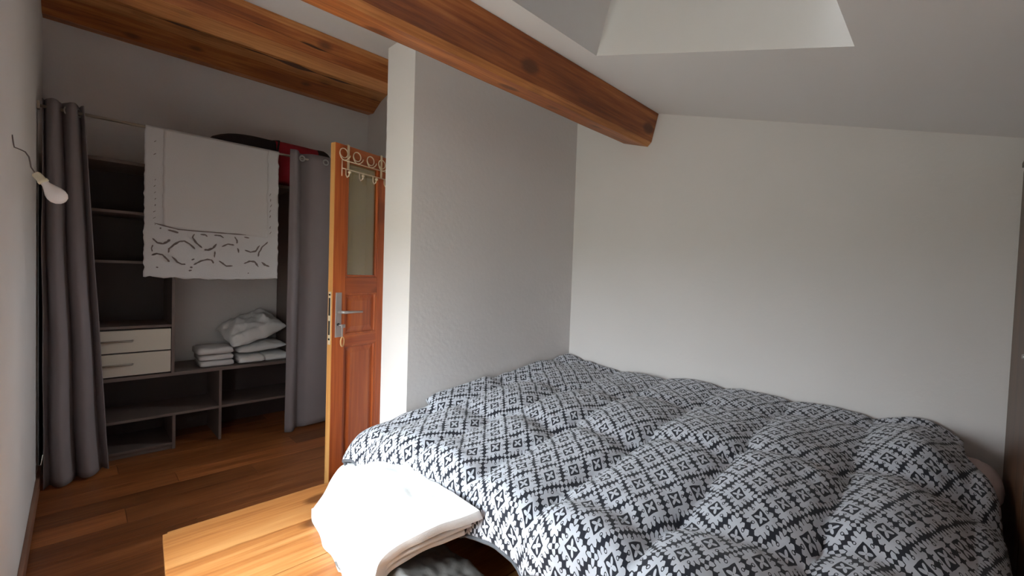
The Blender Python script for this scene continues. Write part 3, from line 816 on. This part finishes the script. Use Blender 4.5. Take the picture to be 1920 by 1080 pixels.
# ------------------------------------------------------------------ open door
dang = math.radians(14.5)
dr = tag(empty('door_1', (1.015, 2.442, FZ + .008), dang), 'narrow wooden door with a glass pane standing open', None, None, ST)
DW, DT, DH = .40, .038, 2.035
box('stile', 0, .082, 0, DT, 0, DH, MT['door'], dr, .002)
box('stile', DW - .082, DW, 0, DT, 0, DH, MT['door'], dr, .002)
box('edge_lipping', -.003, 0, .001, DT - .001, 0.001, DH - .001, MT['door_pale'], dr, .0005)
for z0, z1 in ((0, .215), (.885, .945), (1.19, 1.285), (1.955, DH)): box('rail', .082, DW - .082, .0005, DT - .0005, z0, z1, MT['rail'], dr, .001)
def raised_panel(z0, z1):
    x0, x1 = .082, DW - .082
    bm = bmesh.new()
    R = [(x0, z0, .012), (x1, z0, .012), (x1, z1, .012), (x0, z1, .012)]
    def loop(ins, yy): return [bm.verts.new((x0 + ins, yy, z0 + ins)), bm.verts.new((x1 - ins, yy, z0 + ins)), bm.verts.new((x1 - ins, yy, z1 - ins)), bm.verts.new((x0 + ins, yy, z1 - ins))]
    ls = [loop(0, .003), loop(.010, .003), loop(.014, .014), loop(.022, .014), loop(.048, .006)]
    for A, B in zip(ls, ls[1:]):
        for k in range(4): bm.faces.new((A[k], A[(k + 1) % 4], B[(k + 1) % 4], B[k]))
    bm.faces.new(ls[-1])
    bk = loop(0, DT - .008); bm.faces.new(bk[::-1])
    for k in range(4): bm.faces.new((ls[0][k], bk[k], bk[(k + 1) % 4], ls[0][(k + 1) % 4]))
    return bm_obj('panel', bm, MT['door'], dr)
raised_panel(.215, .885); raised_panel(.945, 1.19)
gp = box('glass_pane', .084, DW - .084, .016, .021, 1.287, 1.953, MT['door_glass'], dr)
for b_ in ((.0825, .096, .003, .015, 1.286, 1.954), (DW - .096, DW - .0825, .003, .015, 1.286, 1.954)): box('glazing_bead', *b_, MT['door'], dr, .003)
for b_ in ((.097, DW - .097, .003, .015, 1.286, 1.298), (.097, DW - .097, .003, .015, 1.942, 1.954)): box('glazing_bead', *b_, MT['rail'], dr, .003)
# lock: edge plate with two slots, face plate, lever, key with ring
ep = box('lock_plate', -.0052, -.0032, .008, .030, .90, 1.20, MT['chrome'], dr, .0005)
for z0, z1 in ((1.065, 1.165), (.955, 1.035), (.925, .936), (1.178, 1.188)): box('slot', -.0062, -.0050, .013, .026, z0, z1, MT['dark_slot'], ep)
hp = box('handle_plate', .018, .058, -.004, -.0002, .94, 1.195, MT['steel'], dr, .0015)
tube('lever', [(.038, -.004, 1.085), (.038, -.042, 1.085), (.046, -.052, 1.085), (.09, -.054, 1.085), (.165, -.052, 1.083)], .0075, MT['steel'], hp, 10, False, [.009, .009, .009, .0075, .0065])
lathe('escutcheon', [(0, 0), (.008, 0), (.008, .004), (0, .004)], MT['dark_slot'], hp, 14, TR(.036, -.0042, 1.013, math.pi / 2))
ky = tag(empty('key', (0, 0, 0)), 'small key with a pale oval tag hanging in the door lock', 'key')
ky.parent = None
ky.matrix_world = Matrix.Translation((1.015, 2.442, FZ + .008)) @ Matrix.Rotation(dang, 4, 'Z')
tube('shank', [(.036, -.009, 1.010), (.036, -.030, 1.010)], .004, MT['steel'], ky, 8)
box('bow', .034, .058, -.040, -.030, .996, 1.016, MT['steel'], ky, .003)
box('hanging_key', .033, .043, -.040, -.036, .945, .998, MT['steel'], ky, .002)
tube('oval_tag', [Vector((.040 + .016 * math.cos(t * math.pi / 10), -.038 + .006 * math.cos(t * math.pi / 10), .918 + .027 * math.sin(t * math.pi / 10))) for t in range(20)], .0035, MT['key_tag'], ky, 8, True)

# over-door hook rack
hr = tag(empty('hook_rack', (0, 0, 0)), 'cream metal over-door hook rack with rings hung on the open door', 'hook rack')
hr.matrix_world = ky.matrix_world.copy()
Y0 = -.0065
boxes('strap', [(.073, .088, Y0 - .001, Y0 + .001, 1.90, DH + .005), (.073, .088, Y0 - .001, DT + .006, DH + .003, DH + .005), (.073, .088, DT + .004, DT + .006, DH - .05, DH + .003)], MT['chrome'], hr)
boxes('strap', [(.318, .333, Y0 - .001, Y0 + .001, 1.90, DH + .005), (.318, .333, Y0 - .001, DT + .006, DH + .003, DH + .005), (.318, .333, DT + .004, DT + .006, DH - .05, DH + .003)], MT['chrome'], hr)
for z in (1.945, 1.898): tube('rail', [(.036, Y0 - .004, z), (.370, Y0 - .004, z)], .0028, MT['chrome'], hr, 6)
for x in (.036, .370): tube('side_bar', [(x, Y0 - .004, 1.945), (x, Y0 - .004, 1.855)], .0028, MT['chrome'], hr, 6)
for i, x in enumerate((.045, .137, .236, .325)):
    rg = tube('ring', ring_pts((x, Y0 - .006, 1.984), .026, (1, 0, 0), (0, 0, 1), 22), .003, MT['chrome'], hr, 6, True)
    tube('ring_hook', [Vector((x - .004 + .036 * math.cos(t), Y0 - .010 - .012 * abs(math.cos(t)), 1.980 + .036 * math.sin(t))) for t in [math.pi * (1.0 + k / 10 * .95) for k in range(11)]], .003, MT['chrome'], rg, 6)
for i, x in enumerate((.060, .155, .255, .345)):
    tube('hook', [(x, Y0 - .007, 1.898), (x, Y0 - .008, 1.865), (x, Y0 - .018, 1.850), (x, Y0 - .032, 1.856), (x, Y0 - .038, 1.872)], .0035, MT['chrome'], hr, 7)
    lathe('knob', [(0, -.009), (.007, -.006), (.0095, 0), (.007, .006), (0, .009)], MT['chrome'], hr, 12, TR(x, Y0 - .038, 1.876))
# jamb that carries the door, tucked behind the partition
tag(box('wall_jamb', 1.42, 1.50, YG1, 2.62, 0, cz(YG1) - .002, MT['wall']), 'white wall stub that carries the door', None, None, ST)

# ------------------------------------------------------------------ bare bulb on the left wall
lb = tag(empty('light_bulb', (XL, 2.42, 1.79)), 'bare white bulb hanging from a thin cable on the left wall', 'light bulb')
lb.location = (0, 0, 0)
tube('cable', [(XL + .001, 2.41, 1.795), (XL + .004, 2.41, 1.765), (XL + .006, 2.412, 1.752), (-.150, 2.42, 1.748), (-.138, 2.42, 1.742), (-.129, 2.42, 1.726), (-.126, 2.42, 1.708), (-.124, 2.42, 1.690), (-.113, 2.42, 1.668)], .0022, MT['cable'], lb, 6)
bd = Vector((.046, 0, -.062)).normalized()
rot = Vector((0, 0, 1)).rotation_difference(bd).to_matrix().to_4x4()
mt = Matrix.Translation((-.114, 2.42, 1.670)) @ rot
lathe('socket', [(0, 0), (.009, 0), (.0135, .006), (.0135, .028), (.016, .030), (.016, .040), (0, .040)], MT['socket'], lb, 18, mt)
lathe('glass_bulb', [(.012, .040), (.0125, .048), (.019, .062), (.027, .078), (.030, .092), (.0285, .106), (.021, .118), (.010, .1245), (0, .126)], MT['bulb'], lb, 22, mt)

# ------------------------------------------------------------------ cupboard at the bed end
cu = tag(empty('wooden_cupboard', (1.9, -.27, FZ)), 'tall dark brown wooden cupboard at the end of the bed', 'cupboard')
cu.location = (0, 0, 0)
QX0, QX1, QY0, QY1, QZ = 1.35, XR - .002, -.385, -.172, 1.822
box('carcass', QX0, QX1, QY0, QY1 - .02, FZ - .011, QZ - .02, MT['cupboard'], cu, .002)
for x0, x1, hxx in ((QX0, (QX0 + QX1) / 2 - .002, (QX0 + QX1) / 2 - .05), ((QX0 + QX1) / 2 + .002, QX1, (QX0 + QX1) / 2 + .05)):
    d = box('door', x0 + .004, x1 - .004, QY1 - .0195, QY1, .27, QZ - .03, MT['cupboard'], cu, .003)
    tube('knob', [(hxx, QY1, 1.16), (hxx, QY1 + .008, 1.16), (hxx, QY1 + .014, 1.16)], .007, MT['steel'], d, 10)
box('cornice', QX0 - .01, QX1, QY0, QY1 + .004, QZ - .0195, QZ, MT['cupboard'], cu, .003)
bx_ = tag(empty('box', (2.22, -.24, QZ)), 'small pale box with dark edges on top of the cupboard', 'box')
bx_.location = (0, 0, 0)
box('carton', 2.14, 2.40, -.30, -.178, QZ + .001, QZ + .038, MT['linen_warm'], bx_, .002)
box('lid', 2.136, 2.404, -.304, -.174, QZ + .0385, QZ + .05, MT['black_cloth'], bx_, .002)
